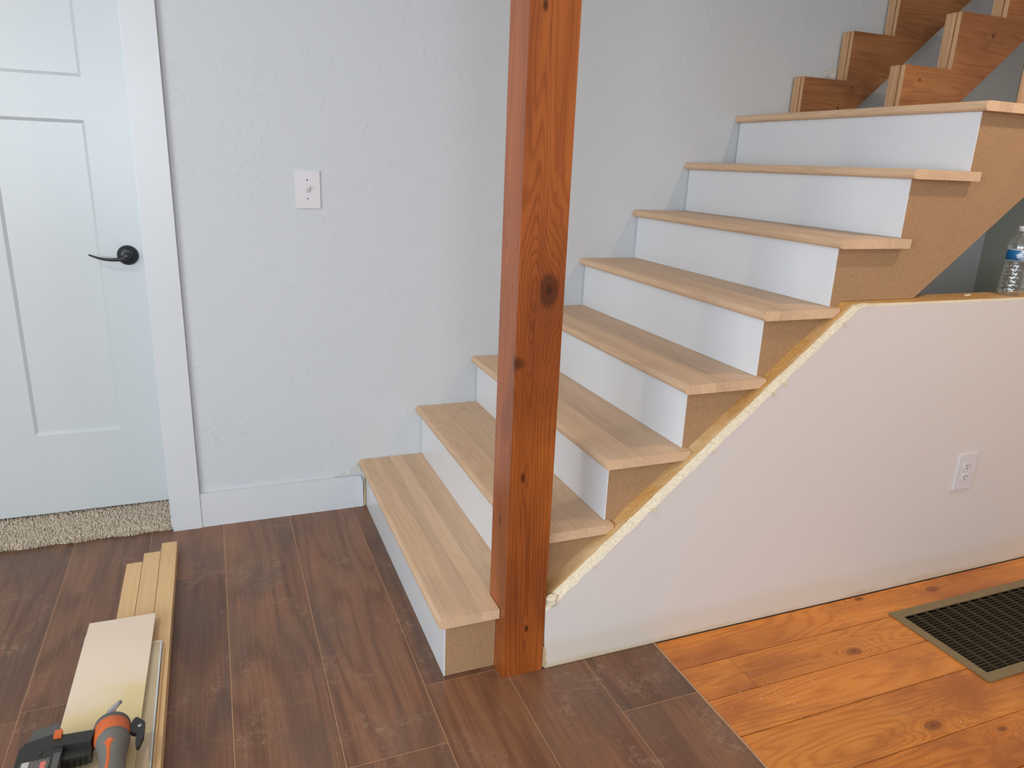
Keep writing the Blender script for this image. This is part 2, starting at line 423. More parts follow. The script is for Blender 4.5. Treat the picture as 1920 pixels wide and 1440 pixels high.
# sub-boards under the pine with a hole for the duct
b = B(); b.box(PXS, OX0, YR, HWY, -.13, -.02).box(OX1, XR, YR, HWY, -.13, -.02).box(OX0, OX1, YR, OY0, -.13, -.02).box(OX0, OX1, OY1, HWY, -.13, -.02)
b.build('subfloor_board', M_sub, fl)
b = B(); b.box(.608, XR, HWY, 0, -.13, 0)
b.build('slab_under_stairs', M_sub, fl)

# ------------------------------------------------------------------ baseboard, casing, door
b = B().poly([(-.592, 0), (-.012, 0), (-.012, .100), (-.020, .128), (-.030, .130), (-.592, .130)], 1, -.0145, -.0002).bevel(.002, 2)
tag(b.build('baseboard_back', M_trim), 'white baseboard between the door casing and the bottom stair', kind='structure')
tr = B().box(-.686, -.592, -.019, 0, 0, DZ + .095).bevel(.0025, 2)
tr2 = tag(tr.build('trim_1', M_trim), 'white flat door casing', kind='structure')
b = B().box(DX0 - .094, DX0, -.019, 0, 0, DZ + .095).bevel(.0025, 2); tag(b.build('trim_2', M_trim), kind='structure')
b = B().box(DX0, -.686, -.019, 0, DZ, DZ + .095).bevel(.0025, 2); tag(b.build('trim_3', M_trim), kind='structure')
b = B().box(DX1 - .006, DX1, 0, .24, 0, DZ).box(DX0, DX0 + .006, 0, .24, 0, DZ).box(DX0, DX1, 0, .24, DZ - .006, DZ)
tag(b.build('trim_4', M_trim), kind='structure')
# door leaf with three recessed panels
DY = .195; DL, DR = DX0 + .009, DX1 - .009; DB, DT = .030, DZ - .010
panels = [(-1.105, -.837, .327, 1.379), (-1.478, -1.206, .327, 1.379), (-1.478, -.831, 1.508, 1.925)]
bm = bmesh.new()
xs = sorted({DL, DR, *[p[0] for p in panels], *[p[1] for p in panels]}); zs = sorted({DB, DT, *[p[2] for p in panels], *[p[3] for p in panels]})
for x0, x1 in zip(xs, xs[1:]):
    for z0, z1 in zip(zs, zs[1:]):
        cx, cz = (x0 + x1) / 2, (z0 + z1) / 2
        if any(p[0] < cx < p[1] and p[2] < cz < p[3] for p in panels): continue
        bm.faces.new([bm.verts.new(v) for v in ((x0, DY, z0), (x1, DY, z0), (x1, DY, z1), (x0, DY, z1))])
for (x0, x1, z0, z1) in panels:
    i, d = .010, .009
    o_ = [(x0, DY, z0), (x1, DY, z0), (x1, DY, z1), (x0, DY, z1)]
    n_ = [(x0 + i, DY + d, z0 + i), (x1 - i, DY + d, z0 + i), (x1 - i, DY + d, z1 - i), (x0 + i, DY + d, z1 - i)]
    vo = [bm.verts.new(v) for v in o_]; vi = [bm.verts.new(v) for v in n_]
    bm.faces.new(vi)
    for k in range(4): bm.faces.new((vo[k], vo[(k + 1) % 4], vi[(k + 1) % 4], vi[k]))
for v4 in (((DL, DY + .035, DB), (DR, DY + .035, DB), (DR, DY + .035, DT), (DL, DY + .035, DT)), ((DL, DY, DB), (DL, DY + .035, DB), (DL, DY + .035, DT), (DL, DY, DT)),
           ((DR, DY, DB), (DR, DY + .035, DB), (DR, DY + .035, DT), (DR, DY, DT)), ((DL, DY, DB), (DR, DY, DB), (DR, DY + .035, DB), (DL, DY + .035, DB)), ((DL, DY, DT), (DR, DY, DT), (DR, DY + .035, DT), (DL, DY + .035, DT))):
    bm.faces.new([bm.verts.new(v) for v in v4])
bmesh.ops.remove_doubles(bm, verts=bm.verts, dist=1e-5)
bb = B(); bb.bm.free(); bb.bm = bm
door = tag(bb.build('door_1', M_door), 'white panelled door with a black lever handle', kind='structure')
hx, hz = -.755, .950
h = B().lathe([(.0, DY - .020), (.016, DY - .020), (.024, DY - .016), (.031, DY - .010), (.0335, DY - .003), (.0335, DY)], (hx, 0, hz), 1, 36)
rose = tag(h.build('door_handle', M_black, door), 'black round rose and curved lever')
h = B().lathe([(.0, DY - .052), (.009, DY - .052), (.0125, DY - .048), (.0125, DY - .018)], (hx, 0, hz), 1, 24)
pts = []; rad = []
for k in range(15):
    u = k / 14
    pts.append((hx - .112 * u, DY - .046 + .006 * u, hz - .004 - .010 * math.sin(u * 2.6) + .016 * u * u)); rad.append(.0075 * (1 - u) + .0028 * u)
h.tube(pts, rad, 10)
h.build('lever', M_black, rose)
# carpet in the doorway
NB = 15000
verts = []; faces = []
for k in range(NB):
    x = random.uniform(DX0 + .007, DX1 - .007); y = random.uniform(-.006 + .004 * math.sin(x * 40), .228)
    z0 = .0012; hgt = random.uniform(.011, .021); a = random.uniform(0, math.tau); ln = random.uniform(0, .006); w_ = random.uniform(.0018, .0034)
    if y < .004: hgt *= .75; ln += .003; a = -math.pi / 2 + random.uniform(-.8, .8)
    ca, sa = math.cos(a), math.sin(a); i = len(verts)
    tx, ty = x + ca * ln, y + sa * ln
    for q in range(3):
        g = a + q * 2.094
        verts.append((x + w_ * math.cos(g), y + w_ * math.sin(g), z0))
        verts.append((tx + w_ * .75 * math.cos(g), ty + w_ * .75 * math.sin(g), z0 + hgt))
    for q in range(3):
        q2 = (q + 1) % 3
        faces.append((i + 2 * q, i + 2 * q2, i + 2 * q2 + 1, i + 2 * q + 1))
    faces.append((i + 1, i + 3, i + 5))
base = len(verts)
X0, X1, Y0, Y1 = DX0 + .007, DX1 - .007, -.005, .232
Y0 = .004
verts += [(X0, Y0, .0), (X1, Y0, .0), (X1, Y1, .0), (X0, Y1, .0), (X0, Y0, .005), (X1, Y0, .005), (X1, Y1, .005), (X0, Y1, .005)]
for f in ((0, 1, 2, 3), (4, 5, 6, 7), (0, 1, 5, 4), (1, 2, 6, 5), (2, 3, 7, 6), (3, 0, 4, 7)): faces.append(tuple(base + v for v in f))
me = D.meshes.new('carpet'); me.from_pydata(verts, [], faces)
o = link('carpet', me, M_carpet); tag(o, 'beige shaggy carpet filling the threshold under the white door', 'carpet', kind='stuff')
box('doorway_slab', DX0, DX1, 0, .6, -.16, 0, M_sub, fl)
tag(B().box(DX0 - .3, DX1 + .3, .6, .65, 0, 2.4).build('wall_hall', M_wall), kind='structure')

# ================================================================== HALF WALL
hw = empty('wall_half', (1.2, HWY, 0), 'white drywall half wall with a raw sloped top edge beside the stairs', kind='structure')
def dry(x):      # jagged upper edge of the cut drywall
    P = [(.2575, .186), (.29, .205), (.545, .423), (.926, .750), (1.166, .956), (1.185, .9605), (XR, .9605)]
    for (a, za), (c, zc) in zip(P, P[1:]):
        if a <= x <= c: return za + (zc - za) * (x - a) / (c - a)
    return .9605
xs = [.2575]
while xs[-1] < 1.19: xs.append(xs[-1] + random.uniform(.006, .013))
xs = [x for x in xs if x < 1.19] + [1.195 + .03 * k for k in range(1, 65)] + [XR]
top = []
for x in xs:
    j = (noise.noise(Vector((x * 45, 0, 0))) * .0035 + noise.noise(Vector((x * 160, 3, 0))) * .0018) * (1 if x < 1.19 else .45)
    top.append((x, dry(x) + j))
poly = [(XR, .0018), (.266, .0018), (.2635, .03), (.2665, .055), (.262, .07), (.2600, .10)] + top
B().poly(poly, 1, HWY, HWY + .0127).build('drywall_sheet', M_half, hw)
# timber core and sloped plate
core = [(XR, 0), (.2575, 0), (.2575, plate(.2575) - .036), (1.1596, FLAT - .036), (XR, FLAT - .036)]
B().poly(core, 1, HWY + .0127, HWB).build('stud_core', M_paper, hw)
sl = [(.2575, plate(.2575) - .036), (1.1596, FLAT - .036), (1.1596, FLAT), (.2575, plate(.2575))]
B().poly(sl, 1, HWY + .016, HWB).build('sloped_plate', M_plate, hw)
B().poly([(1.1596, FLAT - .036), (XR, FLAT - .036), (XR, FLAT), (1.1596, FLAT)], 1, HWY + .010, HWB).build('flat_plate', M_plate, hw)
# crumbly gypsum edge between face and plate
bm = bmesh.new(); rows = []
for (x, z) in top:
    nz = lambda s_: noise.noise(Vector((x * 35, s_ * 9.1, 1.7))) * .0030 + noise.noise(Vector((x * 190, s_ * 5.3, 4.2))) * .0012
    e = 1.0 if x < 1.19 else .35
    wd = .021 if x < 1.19 else .013
    pl = plate(x)
    rows.append([bm.verts.new(v) for v in ((x, HWY - .0012 * e + nz(0) * .25 * e, z - .004 + nz(1) * e), (x, HWY + .002, z + .002 + nz(2) * e),
                                            (x, HWY + wd * .5 + nz(3), (z + pl) / 2 + .003 + nz(4) * e), (x, HWY + wd + nz(5) * 2, pl + .0003), (x, HWY + wd + .003, pl - .006))])
for a, c in zip(rows, rows[1:]):
    for i in range(4): bm.faces.new((a[i], c[i], c[i + 1], a[i + 1]))
bb = B(); bb.bm.free(); bb.bm = bm
tag(bb.build('gypsum_edge', M_caulk, hw), 'crumbly cream gypsum edge')
# torn lump at the foot of the slope, torn paper by the post, flakes along the edge
def blob(name, c, size, mat, parent, seed=0, sub=2):
    bm = bmesh.new(); bmesh.ops.create_icosphere(bm, subdivisions=sub, radius=1)
    for v in bm.verts:
        k = 1 + .45 * noise.noise(v.co * 1.9 + Vector((seed, seed * 1.7, 0)))
        v.co = Vector((v.co.x * size[0] * k + c[0], v.co.y * size[1] * k + c[1], v.co.z * size[2] * k + c[2]))
    b_ = B(); b_.bm.free(); b_.bm = bm
    return b_.build(name, mat, parent)
blob('plaster_lump', (.278, HWY + .006, .205), (.020, .010, .018), M_caulk, hw, 3, 3)
b = B().poly([(.2585, .008), (.268, .006), (.272, .018), (.2665, .03), (.268, .05), (.2635, .066), (.2585, .072)], 1, HWY - .0006, HWY + .004)
b.build('torn_paper', M_paper, hw)
for k, (x, s_) in enumerate([(.39, .007), (.556, .012), (.73, .008), (.905, .009), (.936, .011), (1.12, .008)]):
    z = dry(x) - .004
    b = B().poly([(x - s_ * .2, z + .004), (x + s_ * .9, z - s_ * .9), (x + s_ * 1.3, z - s_ * .35), (x + s_ * .6, z + s_ * .6)], 1, HWY - .003, HWY + .001)
    b.build('paper_flake', M_caulk, hw)

# ================================================================== STAIRCASE
st = empty('staircase', (0, -WD / 2, 0), 'unfinished staircase of raw oak treads, white risers and bare upper stringers', 'staircase')
YE = -(WD + OV)
for n in range(1, 9):
    z = ZS[n]; x0 = (n - 1) * T - NZ; x1 = n * T + BK
    # bullnosed front strip is the tread's own mesh; the other glued staves are its pieces
    cuts = [x0 + .052]
    while cuts[-1] < x1 - .085: cuts.append(cuts[-1] + random.uniform(.040, .062))
    cuts.append(x1)
    if n == 2: cuts = [PX1 + .0015] + [c for c in cuts if c > PX1 + .03]
    if n == 1: cuts = [x0 + .052, .048, .0935, .1405, .190, x1]
    r = TH / 2; nose = [(x0 + r - r * .95 * math.sin(a), z - r + r * math.cos(a)) for a in [math.pi * k / 10 for k in range(11)]]
    def stave(poly, xa, xb, y1):
        b_ = B()
        f = lambda p: p[1] - (0.215 + 0.842 * (p[0] - 0.27)) - .0015
        if 2 <= n <= 5 and min(f(p) for p in poly) < 0:
            b_.poly(poly, 1, -.0015, HWB + .002); pc = clip(poly, f)
            if len(pc) > 2: b_.poly(pc, 1, HWB + .002, y1)
        else: b_.poly(poly, 1, -.0015, y1)
        return b_
    tread = stave(nose + [(cuts[0], z - TH), (cuts[0], z)], x0, cuts[0], PY1 + .0015 if n == 2 else YE).build('tread', M_oak, st)
    for a, c in zip(cuts, cuts[1:]):
        ye = YE
        if n == 1 and a >= .14: ye = PY1 + .0015
        dz = random.uniform(-.00015, 0)
        stave([(a, z - TH), (c, z - TH), (c, z + dz), (a, z + dz)], a, c, ye).build('stave', M_oak, tread)
for n in range(1, 9):
    xr = (n - 1) * T; z0 = ZS[n - 1] + .0006; z1 = ZS[n] - TH - .0004
    b = B().box(xr, xr + .018, -1.0465, -.0045, z0, z1)
    if n == 2: b.bm.clear(); b.box(xr, xr + .018, PY1 + .001, -.0045, z0, z1)
    else: b.box(xr, xr + .0032, -WD, -1.0465, z0, z1)
    rs = b.build('riser', M_riser, st)
    for yy in (-.06, -.36, -.70, -1.02):
        if n == 2 and yy < -.9: continue
        for zz in (z0 + .022, z1 - .022):
            y_ = yy + random.uniform(-.02, .02); z_ = zz + random.uniform(-.004, .004)
            B().lathe([(0, -.0004), (.0011, -.0003), (.0014, .0002)], (xr, y_, z_), 0, 8).build('nail_hole', M_torn, rs)
# MDF side panels
B().box(.0037, .1412, -WD, -1.047, .001, ZS[1] - TH - .0005).build('side_panel', M_mdf, st)
sp_ = B(); fpl = lambda p: p[1] - (0.215 + 0.842 * (p[0] - 0.27)) - .001
for n in range(2, 6):
    z = ZS[n]; zp = ZS[n - 1] + .0005; xs_ = max((n - 1) * T + .0037, .2582); xb = (n - 1) * T + BK + .0006
    P_ = [(xs_, zp), (xs_, z - TH - .0005), (n * T + BK, z - TH - .0005), (n * T + BK, 0), (xb, 0), (xb, zp)] if n > 2 else [(xs_, 0), (xs_, z - TH - .0005), (n * T + BK, z - TH - .0005), (n * T + BK, 0)]
    sp_.poly(clip(P_, fpl), 1, -WD, -1.047)
pr = [(5 * T + BK + .0006, FLAT + .001), (5 * T + BK + .0006, ZS[5] + .0005), (5 * T + .0037, ZS[5] + .0005), (5 * T + .0037, ZS[6] - TH - .0005)]
pr = [(1.1596, FLAT + .001), (5 * T + BK + .0006, plate(5 * T + BK) + .001)] + pr[1:]
for n in range(6, 9):
    z = ZS[n]; xn = n * T; xq = xn + .0037 if n < 8 else xn + .0175
    zn = (ZS[n + 1] if n < 8 else z + .19) - TH - .0005
    pr += [(xn + BK + .0006, z - TH - .0005), (xn + BK + .0006, z + .0005), (xq, z + .0005), (xq, zn)]
pr += [(9 * T + .0175, pr[-1][1]), (9 * T + .0175, pr[-1][1] + .19), (2.36, pr[-1][1] + .19), (2.36, 0.976 + .79 * (2.36 - 1.45)), (1.437, FLAT + .001)]
sp_.poly(pr, 1, -WD, -1.047)
sp_.build('side_panel', M_mdf, st)
# bare upper stringers
Z8 = ZS[8]; RZ = .1905
def sprof(dx):
    p = [(8 * T + .0175 + dx, 1.585 + .86 * (8 * T + .0175 - 2.105))]
    z = Z8 + RZ - TH
    for k in range(4):
        p += [(8 * T + .0175 + dx + k * T, z + k * RZ), (8 * T + .0175 + dx + (k + 1) * T, z + k * RZ)]
    xe = 8 * T + .0175 + 4 * T
    p += [(xe, 1.585 + .86 * (xe - 2.105))]
    return p
for (ya, yb, yc) in ((-.0075, -.048, -.068), (-.492, -.535, -.556), (-.984, -1.026, -1.0462)):
    for (a, c, dx, nm) in ((ya, yb, 0, 'stringer'), (yb - .0008, yc, .0015, 'stringer_layer')):
        b = B().poly(sprof(dx), 1, c, a)
        for f in b.bm.faces:
            f.normal_update()
            if abs(f.normal.x) > .9: f.material_index = 1
        b.bevel(.0015, 1)
        if nm == 'stringer': par = b.build(nm, [M_string, M_stend], st)
        else: b.build(nm, [M_string, M_stend], par)

# ================================================================== POST
b = B().box(PX0, PX1, PY0, PY1, 0.0005, ZC - .001).bevel(.0035, 2)
tag(b.build('wooden_post', M_post), 'reddish brown stained square timber post with dark knots at the stair foot', 'post')

# ------------------------------------------------------------------ wall damage beside the stairs
def chip(name, pts, y0=-.0022, y1=.0005, mat=M_torn):
    return B().poly(pts, 1, y0, y1).build(name, mat)
wd = empty('torn_plaster', (-.045, 0, .15), 'torn grey plaster flap on the wall above the baseboard end', 'plaster')
B().poly([(-.118, .1335), (-.075, .146), (-.040, .155), (-.020, .166), (-.018, .142), (-.060, .137)], 1, -.0045, -.0002).build('flap', M_torn, wd)
B().poly([(-.046, .172), (-.034, .178), (-.024, .170), (-.0225, .158), (-.037, .158)], 1, -.003, -.0002).build('crumb', M_torn, wd)
b = B().poly([(-.0115, .001), (-.002, .001), (-.002, .120), (-.0055, .085), (-.009, .05)], 1, -.012, -.0002); b.build('gap_filler', M_paper, wd)
wp = empty('torn_plaster', (2.0, 0, 1.69), 'torn plaster edge on the wall above the lowest bare stringer step', 'plaster')
B().poly([(1.795, 1.70), (1.86, 1.706), (1.92, 1.699), (1.945, 1.712), (1.985, 1.735), (2.020, 1.727), (2.020, 1.69), (1.80, 1.69)], 1, -.004, -.0002).build('flap', M_torn, wp)
B().poly([(1.96, 1.70), (2.0, 1.742), (2.02, 1.738), (2.018, 1.70)], 1, -.009, -.0042).build('crumb', M_torn, wp)

# ================================================================== SWITCH AND OUTLET
sw = empty('light_switch', (-.175, 0, 1.19), 'white toggle light switch plate on the wall beside the door', 'switch')
B().box(-.216, -.134, -.0065, -.0002, 1.128, 1.252).bevel(.0028, 3).build('cover_plate', M_plastic, sw)
B().box(-.181, -.169, -.0075, -.0064, 1.177, 1.203).build('toggle_slot', M_plastic, sw)
b = B().poly([(-.0075, 1.180), (-.0075, 1.198), (-.018, 1.203), (-.020, 1.196)], 0, -.180, -.170).bevel(.001, 1); b.build('toggle', M_plastic, sw)
for dz in (.030, -.030): B().lathe([(0, -.0072), (.0022, -.0071), (.0025, -.0064)], (-.175, 0, 1.19 + dz), 1, 14).build('screw', M_slot, sw)
ox, oz = 1.752, .394
ou = empty('electrical_outlet', (ox, HWY, oz), 'white duplex electrical outlet on the half wall', 'outlet')
B().box(ox - .041, ox + .041, HWY - .0065, HWY - .0002, oz - .0615, oz + .0615).bevel(.0028, 3).build('cover_plate', M_plastic, ou)
for dz in (.0195, -.0195):
    pts = []
    for k in range(24):
        a = math.tau * k / 24; pts.append((ox + .0168 * math.cos(a), oz + dz + max(-.0125, min(.0125, .0168 * math.sin(a)))))
    rc = B().poly(pts, 1, HWY - .0086, HWY - .0063).bevel(.0008, 1).build('receptacle', M_plastic, ou)
    for dx, hh in ((-.0063, .0042), (.0063, .0034)):
        B().box(ox + dx - .0012, ox + dx + .0012, HWY - .0089, HWY - .0085, oz + dz - hh + .003, oz + dz + hh + .003).build('slot', M_slot, rc)
    B().lathe([(0, -.0089), (.0024, -.0089), (.0024, -.0085)], (ox, HWY, oz + dz - .0075), 1, 12).build('slot', M_slot, rc)
B().lathe([(0, -.0078), (.0028, -.0076), (.003, -.0064)], (ox, HWY, oz), 1, 14).build('screw', M_plastic, ou)

# ================================================================== FLOOR GRILLE
gr = empty('floor_grille', ((GX0 + GX1) / 2, (GY0 + GY1) / 2, 0), 'bronze metal floor return grille set in the pine boards', 'grille')
def rim(x0, x1, y0, y1, w_, z0, z1):
    b_ = B(); bm = b_.bm
    o_ = [(x0, y0), (x1, y0), (x1, y1), (x0, y1)]; i_ = [(x0 + w_, y0 + w_), (x1 - w_, y0 + w_), (x1 - w_, y1 - w_), (x0 + w_, y1 - w_)]
    V = {}
    for nm, pts in (('o', o_), ('i', i_)):
        for z in (z0, z1): V[nm, z] = [bm.verts.new((*p, z)) for p in pts]
    for k in range(4):
        j = (k + 1) % 4
        for q in ((V['o', z1][k], V['o', z1][j], V['i', z1][j], V['i', z1][k]), (V['o', z0][k], V['o', z0][j], V['i', z0][j], V['i', z0][k]),
                  (V['o', z0][k], V['o', z0][j], V['o', z1][j], V['o', z1][k]), (V['i', z0][k], V['i', z0][j], V['i', z1][j], V['i', z1][k])): bm.faces.new(q)
    return b_
rim(GX0, GX1, GY0, GY1, .030, .0006, .0045).bevel(.001, 1).build('frame', M_bronze, gr)
ix0, ix1, iy0, iy1 = GX0 + .030, GX1 - .030, GY0 + .030, GY1 - .030
NX = 13
for k in range(1, NX):
    x = ix0 + (ix1 - ix0) * k / NX
    B().box(x - .0011, x + .0011, iy0 - .004, iy1 + .004, -.004, .0030).build('cross_bar', M_louver, gr)
NY = 25
proto = None
for k in range(1, NY):
    y = iy0 + (iy1 - iy0) * k / NY
    if proto is None:
        proto = B().box(ix0 - .004, ix1 + .004, y - .0007, y + .0007, -.005, .0012).build('louver_bar', M_louver, gr); py0 = y
    else:
        o = proto.copy(); C.objects.link(o); o.parent = gr; o.location.y = y - py0
b = B(); t_ = .002
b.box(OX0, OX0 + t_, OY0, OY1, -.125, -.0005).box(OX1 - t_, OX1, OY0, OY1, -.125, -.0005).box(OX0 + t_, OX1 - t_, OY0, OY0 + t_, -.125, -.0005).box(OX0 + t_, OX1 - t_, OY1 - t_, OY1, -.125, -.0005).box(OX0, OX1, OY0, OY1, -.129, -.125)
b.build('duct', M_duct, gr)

# ================================================================== WATER BOTTLE
bx_, by_, bz_ = 1.852, -1.066, FLAT + .0008; BS = 1.09
wbot = empty('water_bottle', (bx_, by_, bz_), 'clear plastic water bottle with a blue label on the half wall', 'bottle')
prof = [(0, .006), (.018, .004), (.026, .0), (.0305, .004), (.0318, .012)]
z = .016
for k in range(7):
    prof += [(.0316 - k * .0005, z), (.0290 - k * .0005, z + .005), (.0314 - k * .0005, z + .0095)]; z += .0112
prof += [(.0290, z + .002), (.0300, z + .005), (.0300, z + .034), (.0308, z + .037), (.0306, z + .045), (.0285, z + .054), (.0235, z + .064), (.0170, z + .072), (.0130, z + .077), (.0125, z + .083),
         (.0158, z + .084), (.0158, z + .086), (.0125, z + .087), (.0125, z + .092)]
b = B().lathe(prof, (bx_, by_, bz_), 2, 56)
# dimple facets round the lower body
for v in b.bm.verts:
    p = v.co - Vector((bx_, by_, bz_)); a = math.atan2(p.y, p.x)
    if .012 < p.z < z - .002:
        k = 1 + .045 * math.cos(a * 14 + (int((p.z - .012) / .0112) % 2) * math.pi); v.co.x = bx_ + p.x * k; v.co.y = by_ + p.y * k
b.build('bottle_body', M_bottle, wbot)
s = N('bottle_label'); p = s.vmath('MULTIPLY', s.vmath('SUBTRACT', s.pos(), (bx_, by_, bz_)), (1 / BS, 1 / BS, 1 / BS)); sp = s.n('ShaderNodeSeparateXYZ'); s.lk(p, sp.inputs[0])
d = s.vmath('LENGTH', s.vmath('MULTIPLY', s.vmath('SUBTRACT', p, (-.015, -.0265, z + .020)), (1, .7, 1.25)))
wav = s.smooth(s.noise(s.vmath('MULTIPLY', p, (60, 60, 220)), 1.0, 2, .5, .8), .46, .54)
emb = s.math('MULTIPLY', s.math('SUBTRACT', 1.0, s.smooth(d, .0155, .0165)), s.math('ADD', s.math('MULTIPLY', wav, .75), .25))
col = s.mix(emb, L(34, 104, 154), L(196, 214, 236))
band = s.math('ADD', s.smooth(sp.outputs[2], z + .0345, z + .0349), s.math('SUBTRACT', 1.0, s.smooth(sp.outputs[2], z + .0060, z + .0064)), clamp=True)
col = s.mix(band, col, L(214, 222, 232)); s.set(col, .3)
B().lathe([(.0304, z + .0045), (.0304, z + .0362)], (bx_, by_, bz_), 2, 40).build('label_band', s.m, wbot)
B().lathe([(.0, z + .101), (.0135, z + .101), (.0145, z + .099), (.0145, z + .0875), (.0140, z + .0874)], (bx_, by_, bz_), 2, 32).build('cap', M_plastic, wbot)
for ch in wbot.children: ch.scale = (BS, BS, BS)

# ================================================================== PILE OF STRIPS AND BOARDS
SZ = .0385
for (xa, xb, ye, lab) in ((-.7135, -.6675, -.170, 'pale pine strip on the dark floor with its end nearest the baseboard'),
                          (-.7635, -.7150, -.224, 'pale pine strip lying between two other strips on the dark floor'),
                          (-.8095, -.7650, -.278, 'pale pine strip with its end farthest from the baseboard, in the row of three')):
    b = B().box(xa, xb, -1.72, ye, .0003, SZ).bevel(.0012, 2)
    tag(b.build('pine_strip', M_strip), lab, 'wood strip', 'pine strips on the floor')
def board(name, xa, xb, y0, y1, z0, z1, rot, mat, lab, lip=None):
    b = B().box(xa, xb, y0, y1, z0, z1).bevel(.001, 1)
    cx, cy = (xa + xb) / 2, y1
    b.xform(Matrix.Translation((cx, cy, 0)) @ Matrix.Rotation(math.radians(rot), 4, 'Z') @ Matrix.Translation((-cx, -cy, 0)))
    return tag(b.build(name, mat), lab, 'board', 'boards on the pine strips')
a_ = empty('trim_board', (-.775, -1.2, SZ), 'cream board with a white edge lip, lowest board on the pine strips', 'board', 'boards on the pine strips')
B().box(-.862, -.6885, -1.62, -.747, SZ + .0003, .0485).bevel(.0008, 1).build('panel', M_cream, a_)
B().box(-.6882, -.6845, -1.62, -.745, SZ + .0003, .0498).bevel(.0006, 1).build('edge_lip', M_trim, a_)
B().box(-.862, -.6885, -.7468, -.7415, SZ + .0003, .0498).bevel(.0006, 1).build('edge_lip', M_caulk, a_)
B().box(-.683, -.6785, -1.62, -.768, SZ + .0003, .0440).bevel(.0006, 1).build('edge_bead', M_strip, a_)
board('white_board', -.872, -.716, -1.60, -.672, .0503, .0560, -.9, M_board, 'thin white board sandwiched between the cream board and the top white board')
board('white_board', -.868, -.7055, -1.58, -.626, .0563, .0625, -1.0, M_board, 'white board with a yellowish stain, topmost on the pile')

# ================================================================== NAIL GUN
ng = empty('nail_gun', (-.757, -1.2, .063), 'orange and grey cordless nail gun lying on the white boards', 'nail gun')
GZ = .0632
ax = Vector((-.761, -1.108, GZ + .0352))
def along(name, prof, mat, c, yaw, parent, pitch=0, n=36):
    b_ = B().lathe([(r, -h) for r, h in prof], (0, 0, 0), 1, n)
    b_.xform(Matrix.Translation(c) @ Matrix.Rotation(math.radians(yaw), 4, 'Z') @ Matrix.Rotation(math.radians(pitch), 4, 'X'))
    return b_.build(name, mat, parent)
hood = along('motor_collar', [(.0, -.001), (.0325, .0), (.0345, .006), (.0348, .028), (.0342, .044), (.030, .056), (.022, .062), (0, .064)], M_orange, ax, 5, ng)
along('rim_ring', [(.020, -.009), (.030, -.009), (.0345, -.006), (.0358, 0), (.0355, .005), (.0342, .006)], M_dgrey, ax, 5, ng)
tip = B().tube([(-.770, -1.110, .118), (-.763, -1.088, .123), (-.755, -1.072, .1235), (-.747, -1.058, .1215)], [.007, .0075, .0055, .004], 10)
tip.build('nose_tip', M_silver, ng)
grip = along('grip', [(.0, .034), (.0300, .036), (.0335, .042), (.0318, .058), (.0275, .078), (.0250, .10), (.0240, .14), (.0245, .19), (.0265, .24), (.026, .28), (0, .282)], M_greyp, ax + Vector((.0015, 0, .0015)), 5, ng, 0)
# orange inlay that snakes along the grip
def inlay(path, wds):
    b_ = B(); m = Matrix.Translation(ax + Vector((.0015, 0, .0015))) @ Matrix.Rotation(math.radians(5), 4, 'Z')
    pf = [(.0335, .048), (.0318, .062), (.0275, .078), (.0250, .10), (.0240, .14), (.0245, .19), (.0265, .24)]
    rows = []
    for (h, a), w_ in zip(path, wds):
        for (r0, h0), (r1, h1) in zip([pf[k][::1] for k in range(6)], [pf[k + 1] for k in range(6)]):
            if h0 <= h <= h1: rr = r0 + (r1 - r0) * (h - h0) / (h1 - h0)
        row = []
        for da in (-1, -.4, .4, 1):
            g = math.radians(a + da * w_); rad = rr + (.0012 if abs(da) < .9 else -.0008)
            row.append(b_.bm.verts.new(m @ Vector((rad * math.cos(g), -h, rad * math.sin(g)))))
        rows.append(row)
    for p_, q_ in zip(rows, rows[1:]):
        for i in range(3): b_.bm.faces.new((p_[i], p_[i + 1], q_[i + 1], q_[i]))
    return b_.build('grip_inlay', M_orange, grip)
inlay([(.070, 96), (.076, 97), (.080, 100), (.095, 101), (.12, 102), (.135, 106), (.150, 113), (.17, 114), (.2, 112), (.23, 112)], [10, 30, 17, 10, 10, 11, 13, 14, 13, 12])
# magazine arm to the left
b = B().poly([(-.795, -1.158), (-.865, -1.150), (-.868, -1.118), (-.79, -1.124)], 2, GZ + .018, GZ + .052).bevel(.003, 2)
arm = b.build('arm', M_blackp, ng)
b = B().poly([(-.793, -1.180), (-.862, -1.184), (-.866, -1.151), (-.793, -1.159)], 2, GZ + .016, GZ + .040).bevel(.002, 1); b.build('magazine', M_blackp, arm)
for k in range(5):
    x = -.800 - k * .010
    B().poly([(x, -1.181), (x - .007, -1.1815), (x - .0035, -1.187)], 2, GZ + .018, GZ + .036).build('tooth', M_blackp, arm)
b = B().box(-.866, -.852, -1.128, -1.108, GZ + .02, GZ + .058).bevel(.003, 2); b.build('latch', M_orange, ng)
